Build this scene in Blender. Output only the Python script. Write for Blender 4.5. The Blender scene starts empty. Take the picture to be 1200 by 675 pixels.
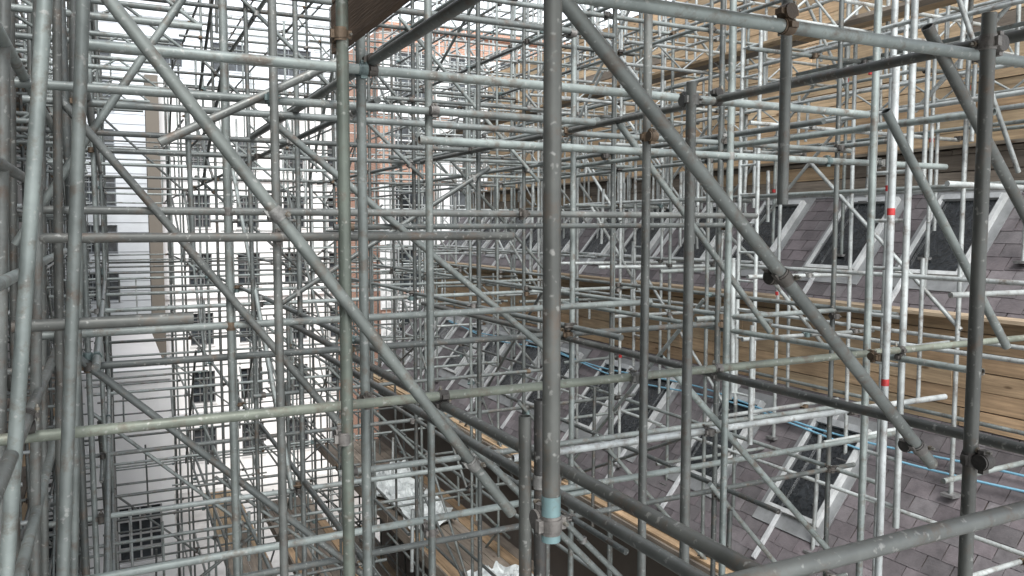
import bpy, math, random
from mathutils import Vector, Matrix, noise
random.seed(11)
R=random.random
def U(a,b): return a+(b-a)*random.random()
H=14.0   # eye level above the ground
sc=bpy.context.scene

# ---------------------------------------------------------------- mesh builder
class MB:
    def __init__(s): s.v=[]; s.f=[]; s.c=[]; s.sm=[]
    def add(s,vs,fs,col,smooth=False):
        b=len(s.v); s.v.extend(vs); s.c.extend([col]*len(vs))
        for f in fs: s.f.append(tuple(i+b for i in f)); s.sm.append(smooth)
    def build(s,name,mat,parent=None):
        me=bpy.data.meshes.new(name)
        me.from_pydata([(x,y,z+H) for x,y,z in s.v],[],s.f)
        me.polygons.foreach_set('use_smooth',s.sm)
        a=me.color_attributes.new('Col','FLOAT_COLOR','POINT')
        flat=[]
        for c in s.c: flat.extend((c[0],c[1],c[2],1.0))
        a.data.foreach_set('color',flat)
        me.materials.append(mat); me.update()
        o=bpy.data.objects.new(name,me); sc.collection.objects.link(o)
        if parent: o.parent=parent
        return o
def empty(name):
    o=bpy.data.objects.new(name,None); sc.collection.objects.link(o); return o

def tube(B,p0,p1,col,r=.0242,seg=8,hollow=False):
    p0=Vector(p0);p1=Vector(p1); d=(p1-p0)
    if d.length<1e-4: return
    d.normalize()
    a=Vector((0,0,1)) if abs(d.z)<.9 else Vector((1,0,0))
    u=d.cross(a).normalized(); w=d.cross(u)
    ring=[(math.cos(2*math.pi*i/seg)*u+math.sin(2*math.pi*i/seg)*w) for i in range(seg)]
    vs=[tuple(p0+q*r) for q in ring]+[tuple(p1+q*r) for q in ring]
    B.add(vs,[(i,i+seg,(i+1)%seg+seg,(i+1)%seg) for i in range(seg)],col,True)
    if hollow:
        for p,s in ((p0,1),(p1,-1)):
            q=p+d*s*.12
            vs=[tuple(p+k*r) for k in ring]+[tuple(p+k*r*.84) for k in ring]+[tuple(q+k*r*.84) for k in ring]
            fs=[(i,(i+1)%seg,(i+1)%seg+seg,i+seg) for i in range(seg)]+[(i+seg,(i+1)%seg+seg,(i+1)%seg+2*seg,i+2*seg) for i in range(seg)]
            fs.append(tuple(range(2*seg,3*seg)))
            B.add(vs,fs,tuple(k*.6 for k in col))
    else:
        dk=tuple(k*.5 for k in col)  # flat caps painted darker, standing in for the shaded hollow bore
        B.add(vs[:seg],[tuple(range(seg))],dk); B.add(vs[seg:],[tuple(range(seg))],dk)
def obox(B,o,ax,sz,col):
    o=Vector(o); e=[Vector(a)*s for a,s in zip(ax,sz)]
    vs=[tuple(o+e[0]*i+e[1]*j+e[2]*k) for i in (0,1) for j in (0,1) for k in (0,1)]
    B.add(vs,[(0,1,3,2),(4,6,7,5),(0,4,5,1),(2,3,7,6),(0,2,6,4),(1,5,7,3)],col)
XYZ=((1,0,0),(0,1,0),(0,0,1))
def box(B,x0,x1,y0,y1,z0,z1,col): obox(B,(x0,y0,z0),XYZ,(x1-x0,y1-y0,z1-z0),col)
AX={'x':Vector((1,0,0)),'y':Vector((0,1,0)),'z':Vector((0,0,1))}
CPC=[(.11,.10,.09),(.18,.17,.16),(.13,.095,.065),(.24,.24,.23),(.15,.20,.20),(.08,.075,.07)]
def coupler(B,p,a1,a2,fine=False,off=None):
    p=Vector(p); d1=AX[a1] if isinstance(a1,str) else a1.normalized(); d2=AX[a2] if isinstance(a2,str) else a2.normalized()
    n=d1.cross(d2)
    if n.length<.1: n=Vector((0,0,1))
    n.normalize()
    if off is None: off=n*.05
    off=Vector(off)
    b=random.choice(CPC)
    q=p+off
    if fine:
        for c,dd,o2 in ((p,d1,d2),(q,d2,d1)):
            tube(B,c-dd*.026,c+dd*.026,b,.0275,20)
            tube(B,c-dd*.017,c+dd*.017,tuple(k*.85 for k in b),.0300,20)
            for s in (1,-1):
                e=c+o2*.036*s
                obox(B,c+o2*(.024*s if s>0 else -.042)-dd*.016-n*.010,(dd,o2,n),(.032,.018,.020),b)
                if s>0:
                    tube(B,e-n*.026,e+n*.045,(.26,.25,.22),.0055,8)
                    tube(B,e+n*.020,e+n*.031,(.22,.19,.15),.0105,6)
    else:
        tube(B,p-d1*.026,p+d1*.026,b,.031,6)
        tube(B,q-d2*.026,q+d2*.026,b,.031,6)
        e=p+d2*.04*random.choice((1,-1))
        tube(B,e-n*.02,e+n*.055,b,.009,4)

# ---------------------------------------------------------------- materials
def newmat(name):
    m=bpy.data.materials.new(name); m.use_nodes=True
    nt=m.node_tree; b=nt.nodes['Principled BSDF']; return m,nt,b
def N(nt,t,**k):
    n=nt.nodes.new(t)
    for a,v in k.items():
        if a in n.inputs.keys(): n.inputs[a].default_value=v
        else: setattr(n,a,v)
    return n
def mul(nt,a,b,fac=1,mode='MULTIPLY'):
    m=nt.nodes.new('ShaderNodeMix'); m.data_type='RGBA'; m.blend_type=mode
    m.inputs[0].default_value=fac
    nt.links.new(a,m.inputs[6])
    if hasattr(b,'type') and hasattr(b,'node'): nt.links.new(b,m.inputs[7])
    else: m.inputs[7].default_value=b
    return m
def ramp(nt,src,stops):
    r=nt.nodes.new('ShaderNodeValToRGB')
    while len(r.color_ramp.elements)<len(stops): r.color_ramp.elements.new(.5)
    for e,(p,c) in zip(r.color_ramp.elements,stops):
        e.position=p; e.color=(c,c,c,1) if not isinstance(c,tuple) else c+(1,)
    nt.links.new(src,r.inputs[0]); return r
def mk(name,scale=(1,1,1),ns=5.0,lo=.6,hi=1.25,rough=(.5,.7),metal=0,bump=.1,bs=None,rust=0,spec=.5,detail=4,knots=False):
    m,nt,b=newmat(name); L=nt.links.new
    at=N(nt,'ShaderNodeAttribute',attribute_name='Col')
    tc=N(nt,'ShaderNodeTexCoord'); mp=N(nt,'ShaderNodeMapping'); mp.inputs['Scale'].default_value=scale
    L(tc.outputs['Object'],mp.inputs[0])
    no=N(nt,'ShaderNodeTexNoise',Scale=ns,Detail=float(detail),Roughness=.65); L(mp.outputs[0],no.inputs['Vector'])
    rp=ramp(nt,no.outputs[0],[(.3,lo),(.7,hi)])
    m1=mul(nt,at.outputs['Color'],rp.outputs[0]); out=m1.outputs[2]
    if rust:
        n2=N(nt,'ShaderNodeTexNoise',Scale=9.0,Detail=5.0,Roughness=.72); L(tc.outputs['Object'],n2.inputs['Vector'])
        r2=ramp(nt,n2.outputs[0],[(.52,0.0),(.70,rust)])
        mm=mul(nt,out,(.115,.082,.060,1),1,'MIX'); L(r2.outputs[0],mm.inputs[0]); out=mm.outputs[2]
        n3=N(nt,'ShaderNodeTexNoise',Scale=38.0,Detail=2.0); L(tc.outputs['Object'],n3.inputs['Vector'])
        r3=ramp(nt,n3.outputs[0],[(.63,0.0),(.72,.4)])
        mm=mul(nt,out,(.45,.45,.43,1),1,'MIX'); L(r3.outputs[0],mm.inputs[0]); out=mm.outputs[2]
    if knots:
        mp2=N(nt,'ShaderNodeMapping'); mp2.inputs['Scale'].default_value=(5,1.6,5); L(tc.outputs['Object'],mp2.inputs[0])
        vo=N(nt,'ShaderNodeTexVoronoi',Scale=1.0); L(mp2.outputs[0],vo.inputs['Vector'])
        r4=ramp(nt,vo.outputs['Distance'],[(.05,.75),(.11,0.0)])
        mm=mul(nt,out,(.10,.055,.03,1),1,'MIX'); L(r4.outputs[0],mm.inputs[0]); out=mm.outputs[2]
        n5=N(nt,'ShaderNodeTexNoise',Scale=.9,Detail=4.0); L(tc.outputs['Object'],n5.inputs['Vector'])
        r5=ramp(nt,n5.outputs[0],[(.35,.68),(.65,1.1)]); out=mul(nt,out,r5.outputs[0]).outputs[2]
    L(out,b.inputs['Base Color'])
    rr=ramp(nt,no.outputs[0],[(.3,rough[0]),(.7,rough[1])]); L(rr.outputs[0],b.inputs['Roughness'])
    b.inputs['Metallic'].default_value=metal; b.inputs['Specular IOR Level'].default_value=spec
    if bump:
        nb=N(nt,'ShaderNodeTexNoise',Scale=bs or ns*6,Detail=2.0); L(mp.outputs[0],nb.inputs['Vector'])
        bp=N(nt,'ShaderNodeBump',Strength=bump,Distance=.01); L(nb.outputs[0],bp.inputs['Height']); L(bp.outputs[0],b.inputs['Normal'])
    return m
M_steel=mk('galvanised_steel',ns=3.5,lo=.6,hi=1.25,rough=(.38,.6),metal=.3,bump=.15,rust=.8)
M_iron=mk('coupler_iron',ns=20,lo=.6,hi=1.4,rough=(.4,.7),metal=.4,bump=.2)
M_wood=mk('sawn_timber',scale=(9,.7,14),ns=2.2,lo=.62,hi=1.2,rough=(.7,.9),bump=.35,bs=9,detail=7,spec=.25,knots=True)
M_slate=mk('slate',ns=5,lo=.72,hi=1.22,rough=(.45,.7),bump=.35,bs=30,spec=.4)
M_white=mk('white_render',ns=.35,lo=.9,hi=1.04,rough=(.7,.85),bump=.1)
M_panel=mk('facade_panel',ns=.5,lo=.88,hi=1.06,rough=(.5,.7),bump=.05)
M_conc=mk('concrete',ns=.6,lo=.7,hi=1.2,rough=(.75,.95),bump=.4,bs=12)
M_zinc=mk('zinc_flashing',ns=4,lo=.68,hi=1.12,rough=(.35,.6),metal=.2,bump=.12)
M_hose=mk('blue_hose',ns=10,lo=.9,hi=1.1,rough=(.4,.5),bump=0)
M_tape=mk('red_tape',ns=30,lo=.6,hi=1.1,rough=(.5,.6),bump=0)
M_tarp=mk('polythene_sheet_film',ns=3,lo=.75,hi=1.1,rough=(.3,.5),bump=.9,bs=8)
def glassmat(name,base,bstr,bscale):
    m,nt,b=newmat(name); L=nt.links.new
    tc=N(nt,'ShaderNodeTexCoord'); no=N(nt,'ShaderNodeTexNoise',Scale=bscale,Detail=5.0,Distortion=1.5); L(tc.outputs['Object'],no.inputs['Vector'])
    rp=ramp(nt,no.outputs[0],[(.35,tuple(k*.5 for k in base)),(.7,tuple(k*2.0 for k in base))])
    L(rp.outputs[0],b.inputs['Base Color']); b.inputs['Roughness'].default_value=.12
    bp=N(nt,'ShaderNodeBump',Strength=bstr,Distance=.03); L(no.outputs[0],bp.inputs['Height']); L(bp.outputs[0],b.inputs['Normal'])
    return m
M_glass=glassmat('window_glass',(.03,.035,.04),.05,1.5)
M_film=glassmat('filmed_roof_glass',(.014,.016,.018),.9,9)
m,nt,b=newmat('brickwork'); M_brick=m
tc=N(nt,'ShaderNodeTexCoord'); mp=N(nt,'ShaderNodeMapping'); mp.inputs['Rotation'].default_value=(math.radians(90),0,0)
nt.links.new(tc.outputs['Object'],mp.inputs[0])
bt=N(nt,'ShaderNodeTexBrick',Scale=1.0); bt.inputs['Brick Width'].default_value=.225; bt.inputs['Row Height'].default_value=.075; bt.inputs['Mortar Size'].default_value=.01
bt.inputs['Color1'].default_value=(.34,.15,.09,1); bt.inputs['Color2'].default_value=(.38,.19,.12,1); bt.inputs['Mortar'].default_value=(.4,.36,.32,1)
nt.links.new(mp.outputs[0],bt.inputs['Vector']); nt.links.new(bt.outputs[0],b.inputs['Base Color']); b.inputs['Roughness'].default_value=.85

# ---------------------------------------------------------------- colours
def cdark():
    g=U(.09,.17); return (g*.93,g*1.03,g)
def cmid():
    g=U(.18,.31); return (g*.92,g*1.03,g*1.0)
def clight():
    g=U(.34,.54); return (g*.94,g*1.01,g*1.0)
def cold(): return cdark() if R()<.45 else cmid()
def cwood(b=1.0):
    k=U(.8,1.12)*b; h=U(-.02,.02)
    return (.53*k,(.39+h)*k,(.25+h)*k)
def cgreywood():
    k=U(.7,1.1); return (.27*k,.23*k,.19*k)

# ================================================================ GROUND
B=MB()
B.add([(-300,-300,-14),(300,-300,-14),(300,300,-14),(-300,300,-14)],[(0,1,2,3)],(.50,.50,.49))
B.build('ground',M_conc)

# ================================================================ generic facade
def facade(W,G,F,o,ux,uy,L,z0,z1,cols,rows,th,wc,fc,panes=(2,3)):
    ux=Vector(ux); uy=Vector(uy); uz=Vector((0,0,1)); o=Vector((o[0],o[1],0))
    ax=(ux,uy,uz)
    cur=0
    for a,b in cols:
        obox(W,o+ux*cur+uz*z0,ax,(a-cur,th,z1-z0),wc); cur=b
    obox(W,o+ux*cur+uz*z0,ax,(L-cur,th,z1-z0),wc)
    for a,b in cols:
        zc=z0
        for r0,r1 in rows:
            obox(W,o+ux*a+uz*zc,ax,(b-a,th-.01,r0-zc),tuple(k*.97 for k in wc)); zc=r1
            obox(G,o+ux*a+uy*.2+uz*r0,ax,(b-a,.02,r1-r0),(.1,.1,.1))
            fw=.06
            for i in range(panes[0]+1):
                x=a+(b-a-fw)*i/panes[0]; obox(F,o+ux*x+uy*.12+uz*r0,ax,(fw,.06,r1-r0),fc)
            for i in range(panes[1]+1):
                z=r0+(r1-r0-fw)*i/panes[1]; obox(F,o+ux*a+uy*.125+uz*z,ax,(b-a,.05,fw),fc)
            obox(W,o+ux*(a-.06)-uy*.05+uz*(r0-.09),ax,(b-a+.12,.12,.09),tuple(k*.85 for k in wc))
        obox(W,o+ux*a+uz*zc,ax,(b-a,th-.01,z1-zc),tuple(k*.97 for k in wc))

def building(name,o,ux,uy,L,z0,z1,cols,rows,wc,mat,fc,panes,depth=10,extra=None):
    e=empty(name); W,G,F=MB(),MB(),MB()
    facade(W,G,F,o,ux,uy,L,z0,z1,cols,rows,.4,wc,fc,panes)
    O=Vector((o[0],o[1],z0)); uxv=Vector(ux); uyv=Vector(uy)
    obox(W,O+uyv*.41+uxv*.02,(uxv,uyv,Vector((0,0,1))),(L-.04,depth,z1-z0-.01),tuple(k*.6 for k in wc))
    obox(W,O+Vector((0,0,z1-z0))-uyv*.12-uxv*.05,(uxv,uyv,Vector((0,0,1))),(L+.1,.7,.35),tuple(k*.9 for k in wc))
    if extra: extra(W,G,F)
    W.build('walls',mat,e); G.build('window_glass',M_glass,e); F.build('window_frames',M_zinc,e)
    return e
rows=[(-13.2+2.9*i,-13.2+2.9*i+1.75) for i in range(9)]
cols=[(1.2+4.0*i,1.2+4.0*i+2.2) for i in range(5)]
def ex(W,G,F):
    for i in range(46):
        z=-13.5+i*.6
        box(W,-7,14,54.975,54.998,z,z+.03,(.30,.32,.34))
building('panelled_office_block',(-7,55),(1,0,0),(0,1,0),21,-14,14,cols,rows,(.56,.59,.62),M_panel,(.2,.22,.24),(3,2),12,ex)
rows=[(-12.4+3.1*i,-12.4+3.1*i+1.7) for i in range(6)]
cols=[(1.3+2.45*i,1.3+2.45*i+1.15) for i in range(4)]
def ex2(W,G,F):
    box(W,1.75,2.35,43.9,45.0,-14,7.5,(.13,.115,.095))
    for z in (-9.9,-3.7,2.5): box(W,2.35,13.3,44.86,44.99,z,z+.18,(.75,.75,.75))
building('white_rendered_block',(2.3,45),(1,0,0),(0,1,0),11,-14,7,cols,rows,(.88,.88,.87),M_white,(.15,.15,.15),(3,4),9,ex2)
rows=[(-11.6,-9.6)]; cols=[(1.0,2.3),(3.2,4.6)]
building('white_annex',(-3.3,30),(1,0,0),(0,1,0),5.0,-14,-5.2,cols,rows,(.9,.9,.9),M_white,(.5,.5,.5),(4,4),20)
# brick block, mostly wrapped in pale sheeting boards
rows=[(-12+3.0*i,-12+3.0*i+2.1) for i in range(7)]
cols=[(.7+2.7*i,.7+2.7*i+1.9) for i in range(9)]
def ex3(W,G,F):
    for i in range(11):
        x=11.2+2.7*(i-1)+2.62
        for k in range(7):
            z=-12+3*k
            if (i*3+k)%5: box(F,x,x+.74,35.90,35.995,z-.8,z+2.0,(.85,.85,.84))
            if i<9 and (i*2+k)%5: box(F,11.9+2.7*i,11.9+2.7*i+1.9,35.91,35.94,z-.88,z-.1,(.8,.8,.8))
building('brick_block',(11.2,36),(1,0,0),(0,1,0),26,-14,9,cols,rows,(.4,.2,.1),M_brick,(.8,.8,.8),(2,2),8,ex3)
rows=[(-12.5+3.3*i,-12.5+3.3*i+2.0) for i in range(6)]
cols=[(1.5+3.2*i,1.5+3.2*i+1.5) for i in range(18)]
building('stone_terrace',(-3.6,-6),(0,1,0),(-1,0,0),60,-14,8,cols,rows,(.20,.20,.195),M_conc,(.3,.3,.3),(2,3),8)

# ================================================================ RIGHT BUILDING (slate roofs)
house=empty('slate_roofed_building')
Y0,Y1=0.0,23.0
prof=[(7.0,-14),(7.0,-4.15),(8.62,-2.22),(8.66,-1.05),(9.95,.45),(10.02,1.05),(10.6,1.06),(10.62,4.7),(18,4.7),(18,-14)]
B=MB()
vs=[(x,Y0,z) for x,z in prof]+[(x,Y1,z) for x,z in prof]; n=len(prof)
for i in range(n):
    j=(i+1)%n; B.add([vs[i],vs[j],vs[j+n],vs[i+n]],[(0,3,2,1)],(.13,.11,.095))
B.add(vs[:n],[tuple(range(n))],(.2,.18,.16)); B.add(vs[n:],[tuple(reversed(range(n)))],(.2,.18,.16))
B.build('wall_core',M_conc,house)
def slates(B,x0,z0,x1,z1):
    v=Vector((x1-x0,0,z1-z0)); L=v.length; v.normalize(); nrm=Vector((-v.z,0,v.x)); u=Vector((0,1,0))
    pitch=.195; k=0; s=-.06
    while s<L-.02:
        y=Y0-(k%2)*.15
        ln=min(pitch+.05,L-s)
        while y<Y1:
            w=.296+U(-.006,.004); g=U(.8,1.15); t=U(-.012,.02)
            vv=(v-nrm*.035).normalized()
            g2=random.choice([1,1,1,.82,1.15])*g
            o=Vector((x0,y,z0))+v*(s+U(-.006,.006))+nrm*(.022+U(0,.003))
            obox(B,o,(u,vv,nrm),(w-.006,ln,.008),((.132+t*.3)*g2,.120*g2,(.126+t*.1)*g2))
            y+=.30
        s+=pitch; k+=1
B=MB(); slates(B,7.0,-4.15,8.62,-2.22); slates(B,8.66,-1.05,9.95,.45)
B.build('slate_courses',M_slate,house)
B=MB()
for i in range(8):
    a=Y0+i*3; b=min(Y1,a+2.99)
    box(B,6.80,6.99,a,b,-4.30,-4.26,(.4,.4,.4)); box(B,6.78,6.80,a,b,-4.30,-4.16,(.45,.45,.45))
    box(B,9.90,10.0,a,b,.45,.49,(.3,.31,.32))
B.build('gutter',M_zinc,house)
def skylight(Fr,Gl,x0,z0,x1,z1,yc,w,s0,ln):
    v=Vector((x1-x0,0,z1-z0)).normalized(); nrm=Vector((-v.z,0,v.x)); u=Vector((0,1,0)); ax=(u,v,nrm)
    o=Vector((x0,yc-w/2,z0))+v*s0+nrm*.03
    fl=(.27,.28,.285); fr=(.60,.62,.62)
    t=.12
    obox(Fr,o-u*t-v*.2,ax,(w+2*t,.2,.016),fl); obox(Fr,o-u*t+v*ln,ax,(w+2*t,.14,.016),fl)
    obox(Fr,o-u*t,ax,(t,ln,.014),fl); obox(Fr,o+u*w,ax,(t,ln,.014),fl)
    b=.055; h=.085
    obox(Fr,o,ax,(b,ln,h),fr); obox(Fr,o+u*(w-b),ax,(b,ln,h),fr)
    obox(Fr,o+u*b,ax,(w-2*b,b,h-.004),fr); obox(Fr,o+u*b+v*(ln-b*1.6),ax,(w-2*b,b*1.6,h+.012),(.45,.47,.48))
    c=.028
    obox(Fr,o+u*b+v*b,ax,(c,ln-2*b-.05,h-.02),(.12,.125,.13)); obox(Fr,o+u*(w-b-c)+v*b,ax,(c,ln-2*b-.05,h-.02),(.12,.125,.13))
    obox(Gl,o+u*(b+c)+v*b,ax,(w-2*b-2*c,ln-2*b,.05),(.02,.02,.02))
Fr,Gl=MB(),MB()
for y in (7.15,8.95,10.9,12.2,13.9,15.3,17.0,18.4,20.2,21.5): skylight(Fr,Gl,7.0,-4.15,8.62,-2.22,y,.84,.72,1.38)
for y in (6.55,8.05,9.75,11.2,12.9,14.3,15.9,17.3,18.8,20.2,21.6): skylight(Fr,Gl,8.66,-1.05,9.95,.45,y,.86,.55,1.30)
Fr.build('skylight_frames',M_zinc,house); Gl.build('skylight_glass',M_film,house)
B=MB()
for (xa,za,xb,zb) in ((7.0,-4.15,8.62,-2.22),(8.66,-1.05,9.95,.45)):
    v=Vector((xb-xa,0,zb-za)); Ln=v.length; v.normalize(); nrm=Vector((-v.z,0,v.x))
    y=5.2
    while y<22.5:
        y+=U(1.4,2.3)
        obox(B,Vector((xa,y,za))+nrm*.03+v*.05,((0,1,0),v,nrm),(.045,Ln-.2,.05),(.6,.62,.63))
B.build('abutment_rails',M_zinc,house)

def planks_wall(B,x,z0,z1,ya,yb,hgt=.215,grey=0.0,b=1.0):
    z=z0
    while z<z1-.02:
        h=min(hgt,z1-z); y=ya-U(0,2.5)
        while y<yb:
            l=U(2.4,3.9); a=max(y,ya); e=min(y+l-.006,yb)
            if e>a:
                dx=U(-.014,.006)
                c=cgreywood() if R()<grey else cwood(b*random.choice((1,1,.82)))
                box(B,x+dx-.038,x+dx,a,e,z+U(0,.004),z+h-U(.004,.014),c)
            y+=l
        z+=h
e=empty('timber_hoarding'); B=MB(); planks_wall(B,8.60,-2.24,-1.02,1,22.8,grey=.06,b=.92)
B2=MB()
y=2
while y<22.8:
    box(B2,8.64,8.655,y,y+.1,-2.2,-1.05,cwood(.6)); y+=1.2
box(B2,8.34,8.63,1,22.8,-1.005,-.965,(.48,.38,.27))
B.build('planks',M_wood,e); B2.build('battens_and_capping',M_wood,e)
e=empty('timber_hoarding'); B=MB(); planks_wall(B,9.98,.52,1.02,1,22.8,grey=.7,b=.8)
planks_wall(B,10.58,1.1,4.65,1,22.8,grey=.03,b=1.1)
B.build('planks',M_wood,e)
B2=MB(); box(B2,9.85,10.56,1,22.8,1.03,1.07,(.30,.26,.21)); B2.build('ledge_board',M_wood,e)

def curve(name,pts,r,mat,col,parent=None,res=5):
    B=MB(); P=[Vector(p) for p in pts]; out=[]
    for i in range(len(P)-1):
        p0=P[max(i-1,0)];p1=P[i];p2=P[i+1];p3=P[min(i+2,len(P)-1)]
        for k in range(res):
            t=k/res; out.append(.5*((2*p1)+(-p0+p2)*t+(2*p0-5*p1+4*p2-p3)*t*t+(-p0+3*p1-3*p2+p3)*t**3))
    out.append(P[-1])
    for a,b in zip(out,out[1:]): tube(B,a,b,col,r,8)
    return B.build(name,mat,parent)
for k in range(2):
    pts=[]
    for i in range(16):
        y=3+i*1.15; s=1.95-.12*k+.07*math.sin(i*1.3+k)+.03*k*i/8
        pts.append((7.0+s*.643-.08,y,-4.15+s*.766+.10))
    curve('air_hose',pts,.014,M_hose,(.20,.42,.56))

# ================================================================ TIMBER DECKS
def deck(name,x0,x1,y0,y1,z,grey=.5,b=.9):
    B=MB(); x=x0
    while x<x1-.05:
        y=y0-U(0,1.5)
        while y<y1:
            l=3.9; a=max(y,y0); e=min(y+l-.02,y1)
            if e-a>.1: box(B,x+U(0,.008),x+.218,a,e,z+U(-.004,.006),z+.038+U(-.003,.004),cgreywood() if R()<grey else cwood(b))
            y+=l
        x+=.228
    return B.build(name,M_wood)
deck('overhead_shade_deck',6.25,6.75,2,22.5,-4.05,.1,b=1.05)
deck('overhead_shade_deck',5.0,6.7,4,22.5,-6.2,.7)
deck('overhead_shade_deck',3.4,4.6,9,22.5,-7.6,.7)
deck('overhead_shade_deck',5.0,6.7,4,24,-9.3,.7)
deck('overhead_shade_deck',2.1,2.9,12,24,-7.6,.6)
deck('overhead_shade_deck',-2.4,-1.2,5,30,-4.0,.7)
deck('overhead_shade_deck',-2.4,-1.2,5,30,2.4,.7)
deck('overhead_shade_deck',.6,3.6,-3,2.6,1.75,.6)  # unseen deck above the camera, added to shade the foreground tubes
deck('overhead_shade_deck',7.6,8.0,4,22,2.35,.5)
B=MB(); box(B,.985,1.02,1.2,3.93,.835,1.06,(.10,.07,.05)); box(B,.983,1.022,1.2,3.90,1.066,1.29,(.12,.09,.065)); B.build('toe_board',M_wood)
B=MB()
for (x,y0,y1,z) in ((4.98,4,22.5,-6.16),(3.38,9,22.5,-7.56),(4.98,4,24,-9.26),(6.22,2,22.5,-4.25)):
    y=y0
    while y<y1: box(B,x-.04,x,y,min(y+3.85,y1),z,z+.22,cgreywood() if R()<.6 else cwood(.8)); y+=3.9
B.build('toe_board',M_wood)
def sheet(x0,x1,y0,y1,z,amp,seed):
    nx,ny=26,60; vs=[];fs=[]
    for i in range(nx+1):
        for j in range(ny+1):
            x=x0+(x1-x0)*i/nx; y=y0+(y1-y0)*j/ny
            q=Vector((x*2.2+seed,y*2.2,seed)); h=abs(noise.noise(q))*amp+abs(noise.noise(q*3))*amp*.5+abs(noise.noise(q*7))*amp*.15
            vs.append((x+noise.noise(q*1.3)*.25,y+noise.noise(q*1.7)*.25,z+.03+h))
    for i in range(nx):
        for j in range(ny):
            a=i*(ny+1)+j; fs.append((a,a+ny+1,a+ny+2,a+1))
    B=MB(); B.add(vs,fs,(.60,.64,.64)); B.build('polythene_sheet',M_tarp)
sheet(5.1,6.2,7.5,12.5,-6.15,.45,1.3); sheet(3.5,4.5,10.5,15,-7.55,.4,5.1); sheet(5.2,6.3,15,19,-6.15,.4,8.0)

# ================================================================ SCAFFOLD : birdcage
cage=empty('birdcage_scaffold')
ST,LE,BR,CP=MB(),MB(),MB(),MB()
XS=[-.15,1.5,3.3,4.9,6.35]
YS=[5.6+1.9*i for i in range(12)]
NY=len(YS)
ZS=[-.85+1.6*k for k in range(-7,5)]
def jit(a=.03): return U(-a,a)
def sg(y): return 10 if y<10 else 6
for yi,y in enumerate(YS):
    xs=XS
    for x in xs:
        if R()<.06: continue
        xx=x+jit(.07); yy=y+jit(.07); top=U(3.0,6.5)
        tube(ST,(xx,yy,-14),(xx+jit(.05),yy+jit(.05),top),cold(),seg=sg(y))
        if R()<.3:
            z=U(-6,2); tube(ST,(xx+.055,yy,z),(xx+.055,yy,z+U(1,3)),cold(),seg=sg(y))
    for z in ZS:
        if R()<.10 or (yi%2 and abs(z)<6 and R()<.3): continue
        x0=-.15-U(.1,.6); x1=xs[-1]+U(.05,.4)
        zz=z+jit(.05)
        if R()<.3:
            xm=random.choice(xs[1:-1]); tube(LE,(x0,y+.05,zz),(xm+.2,y+.05,zz),cold(),seg=sg(y))
            tube(LE,(xm-.25,y+.052,zz+.052),(x1,y+.052,zz+.052),cold(),seg=sg(y))
        else: tube(LE,(x0,y+.05,zz),(x1,y+.05,zz+jit()),cold(),seg=sg(y))
        for x in xs: coupler(CP,(x,y,zz),'z','x',y<8,(0,.05,0))
    for z in ZS:
        if R()<.42:
            a=random.randrange(0,len(xs)-1); b=min(len(xs)-1,a+random.choice((1,1,2,3)))
            zz=z+U(.4,1.2); tube(LE,(xs[a]-U(.1,.4),y-.05,zz),(xs[b]+U(.1,.4),y-.05,zz+jit()),cold() if R()<.75 else clight(),seg=6)
            for x in (xs[a],xs[b]): coupler(CP,(x,y,zz),'z','x',False,(0,-.05,0))
    for b in range(3):
        z=random.choice(ZS[2:]); a=random.randrange(0,len(xs)-1)
        e=min(a+random.choice((1,1,2)),len(xs)-1)
        dz=1.6*(e-a)*random.choice((1,1,1,-1))
        p=Vector((xs[a]-.15,y-.06,z+.15)); q=Vector((xs[e]+.15,y-.06,z-dz-.15))
        tube(BR,p,q,cold(),seg=8); coupler(CP,p+(q-p)*.08,'z',q-p); coupler(CP,p+(q-p)*.92,'z',q-p)
ends=YS[-1]+.5
for x in XS:
    for z in ZS:
        y=5.0+U(-.5,.3)
        while y<ends:
            l=U(4.5,6.3); zz=z+.05+jit(.02)
            if R()<.9: tube(LE,(x+.05,y,zz),(x+.05,min(y+l,ends),zz),cold(),seg=8)
            y+=l-.25
        for y in YS:
            if R()<.7 and y<20: coupler(CP,(x,y,z+.05),'z','y',False,(.05,0,0))
        if R()<.6:
            a=random.randrange(0,6); b=a+random.randrange(2,6); zz=z+U(.5,1.1)
            tube(LE,(x-.05,YS[a]-.3,zz),(x-.05,YS[min(b,NY-1)]+.3,zz),cold(),seg=6)
    for k in range(10):
        a=random.randrange(0,NY-1); z=random.choice(ZS[2:-1]); s=random.choice((1,-1))
        tube(BR,(x-.055,YS[a],z),(x-.055,YS[a]+3.5,z+1.6*s*random.choice((1,2))),cold(),seg=6)
for k in range(120):
    x=random.choice(XS)+random.choice((-.06,.06,.3,-.4,.8)); y=random.choice(YS)+jit(.1); z=U(-8,4); l=U(.5,2.2)
    tube(ST,(x,y,z),(x+jit(),y+jit(),z+l),cold() if R()<.6 else clight(),seg=6)
ST.build('standards',M_steel,cage); LE.build('ledgers',M_steel,cage); BR.build('braces',M_steel,cage); CP.build('couplers',M_iron,cage)

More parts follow.
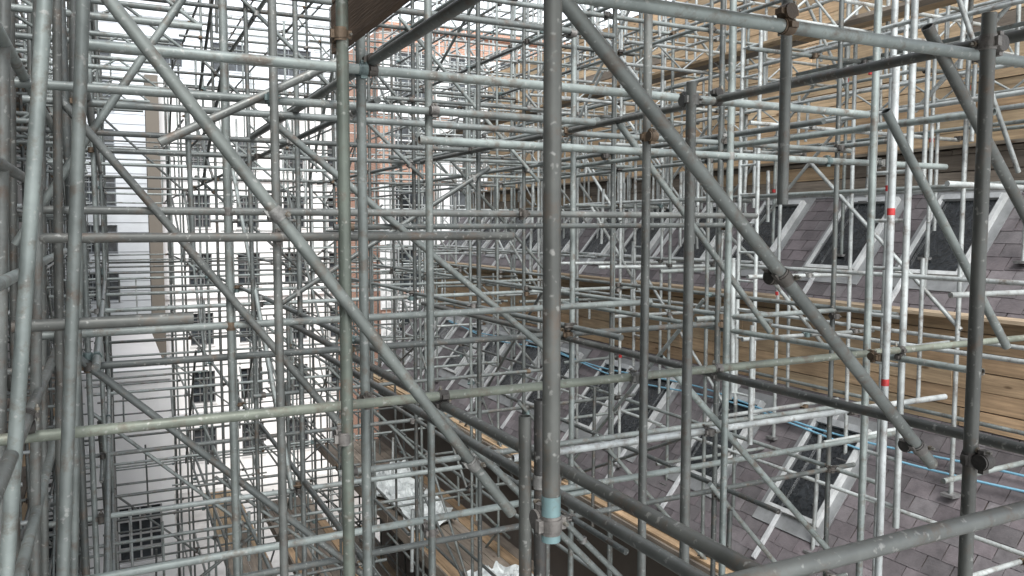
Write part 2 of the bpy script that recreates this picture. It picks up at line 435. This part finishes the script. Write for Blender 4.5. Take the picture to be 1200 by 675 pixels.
# ================================================================ SCAFFOLD : near bay
near=empty('tube_and_fitting_scaffold')
T,C=MB(),MB()
def nt_(p,q,c=None,r=.0242): tube(T,p,q,c or cdark(),r,20,True)
D1=(.105,.110,.103);D2=(.145,.155,.148);G1=(.24,.275,.265);G2=(.185,.208,.20);L1=(.42,.45,.45)
nt_((1.04,1.85,-.84),(1.04,1.85,2.2),D1)
nt_((1.415,2.6,-3.5),(1.415,2.6,-.64),(.06,.06,.058)); nt_((1.36,2.6,-3.5),(1.36,2.62,-.70),D1)
nt_((2.75,1.81,-3),(2.75,1.81,.74),D1)
nt_((.83,3.2,-6),(.85,3.2,2.4),(.12,.14,.12)); nt_((1.12,3.9,-7),(1.12,3.9,1.3),G2)
nt_((2.47,3.05,-6),(2.46,3.05,.68),D2); nt_((2.68,3.7,-6),(2.68,3.7,2.6),D2)
nt_((.83,4.6,-9),(.83,4.6,3),D2); nt_((.66,5.3,-9),(.66,5.3,3),G2)
nt_((1.81,4.8,-9),(1.81,4.8,3),G2); nt_((2.72,4.9,-9),(2.72,4.9,3),D2); nt_((2.63,2.63,.1),(2.63,2.63,1.2),D2)
nt_((4.55,3.6,-4),(4.55,3.6,1.1),L1); nt_((4.85,4.0,-4),(4.85,4.0,2.6),G1); nt_((3.9,4.4,-5),(3.9,4.4,3),G1)
nt_((3.55,1.85,.0),(3.55,1.85,.9),L1); nt_((5.4,4.3,-5),(5.4,4.3,3),L1)
nt_((-.12,3.2,1.3),(-.40,3.2,-1.6),G1); nt_((-.02,3.55,1.5),(-.27,3.6,-2.2),G2); nt_((-.30,3.9,2),(-.52,3.9,-2.5),D2)
nt_((-.05,4.9,2),(-.35,4.9,-4),G2); nt_((-.22,4.4,2),(-.44,4.4,-3),D2); nt_((-.12,5.9,2.6),(-.35,5.9,-4),D2)
for (x,y,c) in ((-.30,5.2,D1),(-.42,5.8,D2),(-.38,6.8,D1),(-.55,7.2,G2),(-.45,8.2,D2),(-.62,6.3,D1),(-.40,9.4,D1),(-.7,8.8,D2)):
    nt_((x+.12,y,2.6),(x-.12,y+.1,-5),c)
nt_((-.45,3.8,-.86),(6.6,3.8,-.86),(.18,.20,.165)); nt_((-.1,3.85,.76),(4.6,3.85,.76),G1)
nt_((.95,2.2,.72),(4.3,2.2,.72),G1); nt_((.35,1.4,-.83),(3.2,1.4,-.83),D2)
nt_((-.4,5.1,-2.02),(3.2,5.1,-2.0),G1); nt_((2.6,5.1,-1.95),(6.6,5.1,-1.95),G1)
nt_((-.3,4.4,-.05),(2.2,4.4,-.05),D1); nt_((-.5,5.3,-.62),(3.9,5.3,-.6),G2); nt_((-.4,4.75,.72),(3,4.75,.72),G2)
nt_((-.4,5.3,.1),(5.0,5.3,.1),D2); nt_((1.6,4.4,.5),(6.2,4.4,.5),G1); nt_((2.3,4.6,-1.5),(6.6,4.6,-1.5),L1); nt_((-.35,3.6,-.38),(.3,3.6,-.38),D1)
nt_((3.3,1.3,.77),(3.3,9,.77),D1); nt_((3.3,1.6,-.90),(3.3,9,-.90),D1)
nt_((1.5,.4,-.91),(1.5,8.5,-.91),D1); nt_((1.62,.4,-1.1),(1.62,7,-1.1),D2)
nt_((1.16,2.3,.80),(1.16,7.5,.80),D2); nt_((4.95,3.2,-.92),(4.95,9,-.92),G1); nt_((4.95,3.2,.72),(4.95,9,.72),G1)
nt_((-.33,2.2,-.78),(-.33,8,-.78),D2); nt_((-.38,2.2,.25),(-.38,8,.25),D2); nt_((-.36,2.2,-.2),(-.36,8,-.2),G1); nt_((-.36,2.2,.75),(-.36,8,.75),G1)
nt_((-.36,2.2,-1.35),(-.36,8,-1.35),G2)
brace=nt_
brace((-.75,3.15,1.81),(1.57,3.15,-1.28),(.175,.195,.185))
brace((.78,2.15,1.12),(3.02,2.15,-.98),(.155,.17,.162))
brace((3.02,2.25,.82),(4.0,2.25,-.22),D2); brace((3.6,2.9,.6),(4.7,2.9,-.7),G2)
brace((-.25,5.25,.75),(1.4,5.25,-1.4),D2); brace((.95,5.5,.72),(3.1,5.5,-1.0),G2)
brace((-.5,5.5,-.1),(.75,5.5,1.9),G2); brace((.25,4.7,.45),(1.25,4.7,.98),D2)
brace((3.3,4.9,.75),(4.8,4.9,-.85),G2); brace((1.5,4.85,-.8),(3.2,4.85,-2.6),G2); brace((3.4,4.5,-.9),(5.2,4.5,-2.7),G1)
for p,a,b,o in [((1.04,1.85,-.80),'z','x',(0,.05,0)),((2.75,1.81,.64),'z','y',(.05,0,0)),((2.75,1.81,-.83),'z','x',(0,-.05,0)),
  ((.83,3.2,-.86),'z','x',(0,.05,0)),((1.12,3.9,-.86),'z','x',(0,-.05,0)),((1.12,3.9,.76),'z','x',(0,-.05,0)),((.84,3.2,.76),'z','x',(0,.05,0)),
  ((2.47,3.05,.6),'z','x',(0,.05,0)),((2.68,3.75,-.86),'z','x',(0,.05,0)),((2.68,3.75,.76),'z','x',(0,.05,0)),((3.3,3.8,-.86),'x','y',(0,0,-.05)),
  ((3.3,2.2,.72),'x','y',(0,0,.05)),((1.5,3.8,-.86),'x','y',(0,0,-.05)),((4.95,3.8,-.86),'x','y',(0,0,-.05)),((4.55,3.65,-.86),'z','x',(0,.05,0)),
  ((1.16,3.85,.76),'x','y',(0,0,.05)),((3.3,3.85,.76),'x','y',(0,0,.05)),((1.81,4.8,-1.98),'z','x',(0,.1,0)),((.83,4.6,-.05),'z','x',(0,-.05,0)),
  ((1.415,2.6,-.95),'z','y',(.05,0,0)),((.83,4.65,.72),'z','x',(0,.05,0)),((-.33,3.8,-.82),'x','y',(0,0,.05)),((2.68,3.7,.5),'z','x',(0,-.05,0)),
  ((3.9,4.4,.5),'z','x',(0,.05,0)),((4.85,4.45,.5),'z','x',(0,-.05,0)),((5.4,4.35,.5),'z','x',(0,.05,0)),((5.4,4.55,-1.5),'z','x',(0,.05,0)),((3.9,4.55,-1.5),'z','x',(0,.05,0)),
  ((2.2,2.2,.72),'x','y',(0,0,.05)),((1.1,2.2,.72),'x','z',(0,-.05,0)),((.66,5.3,-.62),'z','x',(0,.05,0)),((.66,5.3,.1),'z','x',(0,.05,0)),((2.72,5.25,.1),'z','x',(0,.05,0)),((1.81,4.75,.72),'z','x',(0,-.05,0))]:
    coupler(C,p,a,b,True,o)
d=Vector((2.32,0,-3.09)).normalized()
for s in (.9,2.2,3.55): coupler(C,Vector((-.75,3.15,1.81))+d*s,d,'x',True,(0,.05,0))
d=Vector((2.24,0,-2.1)).normalized()
for s in (.55,1.9,2.95): coupler(C,Vector((.78,2.15,1.12))+d*s,d,'x',True,(0,.05,0))
tube(T,(1.04,1.85,-.845),(1.04,1.85,-.72),(.16,.25,.26),.0262,20,True)
T.build('tubes',M_steel,near); C.build('couplers',M_iron,near)
K=MB()
for p,q,s in (((-.12,3.2,1.3),(-.40,3.2,-1.6),.15),((4.55,3.6,-4),(4.55,3.6,1.1),.80),((4.55,3.6,-4),(4.55,3.6,1.1),.58),((3.55,1.85,0),(3.55,1.85,.9),.75),
   ((5.4,4.3,-5),(5.4,4.3,3),.5),((5.4,4.3,-5),(5.4,4.3,3),.66),((2.3,4.6,-1.5),(6.6,4.6,-1.5),.8)):
    p=Vector(p);q=Vector(q);a=p+(q-p)*s; dd=(q-p).normalized(); tube(K,a,a+dd*.045,(.42,.03,.03),.0250,20)

# ================================================================ SCAFFOLD : left independent
left=empty('independent_scaffold')
T,C=MB(),MB()
y=3.0
while y<50:
    for x in (-1.15,-2.35):
        xx=x+jit(.06); tube(T,(xx,y,-14),(xx+jit(.1),y,U(5,7)),cdark() if R()<.6 else cmid(),seg=8)
    for k in range(-13,7):
        z=k*1.0+.2+jit(.05)
        if R()<.75: tube(T,(-2.6,y+.05,z),(-.95+U(0,.25),y+.05,z),cold() if R()<.75 else clight(),seg=6); coupler(C,(-1.15,y,z),'z','x')
    if R()<.6:
        z=U(-6,5); tube(T,(-2.4,y-.05,z),(-1.0,y-.05,z+1.8*random.choice((1,-1))),cold(),seg=6)
    y+=1.4
for k in range(-13,7):
    for x in (-1.10,-2.3):
        y=2.4
        while y<50:
            l=U(4.5,6.2); z=k*1.0+.25+jit(.03); tube(T,(x,y,z),(x,y+l,z),cdark() if R()<.6 else cmid(),seg=8); y+=l-.2
for k in range(30):
    y=U(3,44); z=U(-10,4); s=random.choice((1,-1)); tube(T,(-1.05,y,z),(-1.05,y+3.2,z+2.6*s),cold(),seg=6)
T.build('tubes',M_steel,left); C.build('couplers',M_iron,left)

def ladder(B,p,q,h,col,step=.45,tri=False):
    p=Vector(p);q=Vector(q);d=q-p;L=d.length;d.normalize();up=Vector((0,0,1))
    if abs(d.z)>.9: up=Vector((0,1,0))
    up=up*h
    tube(B,p,q,col,.0242,8); tube(B,p+up,q+up,col,.0242,8)
    s=.15;i=0
    while s<L-.1:
        if tri:
            a,b=(p+d*s,p+d*min(s+step,L)+up) if i%2==0 else (p+d*s+up,p+d*min(s+step,L)); tube(B,a,b,col,.014,6)
        else: tube(B,p+d*s,p+d*s+up,col,.016,6)
        s+=step;i+=1
lb=empty('lattice_beam'); T=MB()
for y in (5.9,7.2,9.0,11.0,13.5,16): ladder(T,(-2.5,y,1.35+.12*(y-5.9)*.6),(.6,y,1.35+.12*(y-5.9)*.6),.32,cmid(),.5,True)
for y in (8,10,12.5,15): ladder(T,(-2.4,y,.9),(-.3,y,.9),.3,cmid(),.4,True)
for z in (2.0,3.1): ladder(T,(8.3,4,z),(8.3,22,z),.3,clight(),.45)
for z in (1.6,): ladder(T,(9.5,4,z),(9.5,22,z),.3,clight(),.45,True)
for y in (6.5,9.2,12,15,18,21): ladder(T,(6.3,y,2.2),(10.4,y,2.2),.3,clight(),.4,True); ladder(T,(6.3,y+.9,3.6),(10.4,y+.9,3.6),.3,clight(),.4)
for (x,y) in ((5.1,3.9),(6.9,7.3),(7.4,10.2),(7.4,13)): ladder(T,(x,y,-2.2),(x,y,2.4),.3,clight(),.35)
T.build('beams',M_steel,lb)

# ================================================================ SCAFFOLD : over the roofs
roofs=empty('roof_scaffold'); T,C=MB(),MB()
def roofz(x):
    for (a,za),(b,zb) in zip(prof[:-1],prof[1:]):
        if a<=x<=b and b-a>.2: return za+(zb-za)*(x-a)/(b-a)
    return -4.15
RX=[7.25,8.05,9.2,9.85]
RY=[4.2+1.3*i for i in range(15)]
RZ=[-3.0,-2.1,-1.25,-.55,.35,1.15,1.95,2.75,3.6,4.5,5.4]
for y in RY:
    for x in RX:
        if R()<.18: continue
        b=roofz(x)+.05; xx=x+jit(.08); yy=y+jit(.15)
        r_=R()
        tube(T,(xx,yy,b),(xx+jit(.05),yy+jit(.05),U(2.5,6.5) if r_<.7 else b+U(1,2)),clight() if R()<.7 else cmid(),seg=8)
        box(C,xx-.075,xx+.075,yy-.075,yy+.075,b-.03,b-.0,(.2,.2,.2))
        if R()<.35 and y<14:
            z=b+U(.6,2.4); tube(K,(xx,yy,z),(xx,yy,z+.05),(.42,.03,.03),.0275,10)
    for z in RZ:
        if R()<.55:
            xa=next((x for x in (6.5,7.4,8.1,9.3) if roofz(x+.2)<z-.3),None)
            if xa is None: continue
            xe=9.9 if z>1 else min(9.9,xa+U(1,2.2))
            if z<.3: xe=min(xe,{True:8.4,False:9.0}[z>-1 and z<-.1] if z>-1 else 7.0+(z+4.15)/1.19-.05)
            if xe-xa>.3: tube(T,(xa-U(.1,.5),y+.05,z),(xe,y+.05,z+jit()),clight() if R()<.65 else cmid(),seg=8)
            for x in RX:
                if xa<x<xe: coupler(C,(x,y,z),'z','x',False,(0,.05,0))
for x in RX:
    for z in RZ:
        if z<roofz(x)+.35: continue
        y=3.6+U(-.5,.5)
        while y<22.5:
            l=U(3.0,6.0)
            if R()<.7: tube(T,(x+.05,y,z+.05),(x+.05,min(y+l,22.9),z+.05+jit(.02)),clight() if R()<.65 else cmid(),seg=8)
            y+=l-.15
for k in range(70):
    x=random.choice(RX)-.06; y=U(4,21); z=max(roofz(x)+.3,U(-3,5)); l=U(1.0,2.4)
    if R()<.5: tube(T,(x,y,z),(x,y+l*random.choice((1,-1)),z+l*.9),clight(),seg=6)
    else: tube(T,(x-.5,y,z+l*.7),(x+.5,y,z+.1),clight(),seg=6)
for k in range(200):
    x=random.choice(RX)+U(-.3,.3); y=U(4,22); z=max(roofz(x)+.3,U(-2.5,5)); l=U(.5,1.6)
    tube(T,(x,y,z),(x+jit(),y+jit(),z+l),clight(),.0242,6)
T.build('tubes',M_steel,roofs); C.build('couplers',M_iron,roofs)
K.build('marking_tape',M_tape,near)
up=empty('distant_scaffold'); T=MB()
for y in (25,28,31,34):
    for x in [8.2+1.6*i for i in range(11)]:
        tube(T,(x+jit(.1),y,-14),(x,y,U(7,9.5)),clight(),seg=6)
    for k in range(15):
        z=-7+1.1*k+jit(.1); tube(T,(7.8,y+.05,z),(25,y+.05,z),clight() if R()<.8 else cmid(),seg=6)
    for k in range(12):
        x=U(8,23);z=U(-6,7); tube(T,(x,y-.05,z),(x+2,y-.05,z+2*random.choice((1,-1))),clight(),seg=6)
for x in [8.2+3.2*i for i in range(6)]:
    for k in range(11): z=-6+1.3*k; tube(T,(x+.05,23.8,z),(x+.05,34.5,z),cmid(),seg=6)
T.build('tubes',M_steel,up)

# ================================================================ CAMERA / LIGHT
cam=bpy.data.cameras.new('camera'); co=bpy.data.objects.new('camera',cam); sc.collection.objects.link(co)
cam.sensor_width=36; cam.lens=28.26; cam.clip_start=.05; cam.clip_end=1500
co.location=(0,0,H); co.rotation_euler=(math.radians(90-4.3),0,math.radians(-26.5)); sc.camera=co
w=bpy.data.worlds.new('World'); sc.world=w; w.use_nodes=True; nt=w.node_tree
bg=nt.nodes['Background']; sky=nt.nodes.new('ShaderNodeTexSky'); sky.sky_type='NISHITA'; sky.sun_disc=False
sd=Vector((-.24,-.66,.80)).normalized()
sky.sun_elevation=math.asin(sd.z); sky.sun_rotation=math.atan2(sd.x,sd.y)
hs=nt.nodes.new('ShaderNodeHueSaturation'); hs.inputs['Saturation'].default_value=.2
nt.links.new(sky.outputs[0],hs.inputs['Color']); nt.links.new(hs.outputs[0],bg.inputs['Color']); bg.inputs['Strength'].default_value=.42
sl=bpy.data.lights.new('sun','SUN'); sl.energy=4.6; sl.angle=math.radians(28); sl.color=(1,.98,.95)
so=bpy.data.objects.new('sun',sl); sc.collection.objects.link(so); so.rotation_euler=sd.to_track_quat('Z','Y').to_euler(); so.location=(-20,-20,50)
sc.view_settings.view_transform='Standard'; sc.view_settings.look='None'; sc.view_settings.exposure=0
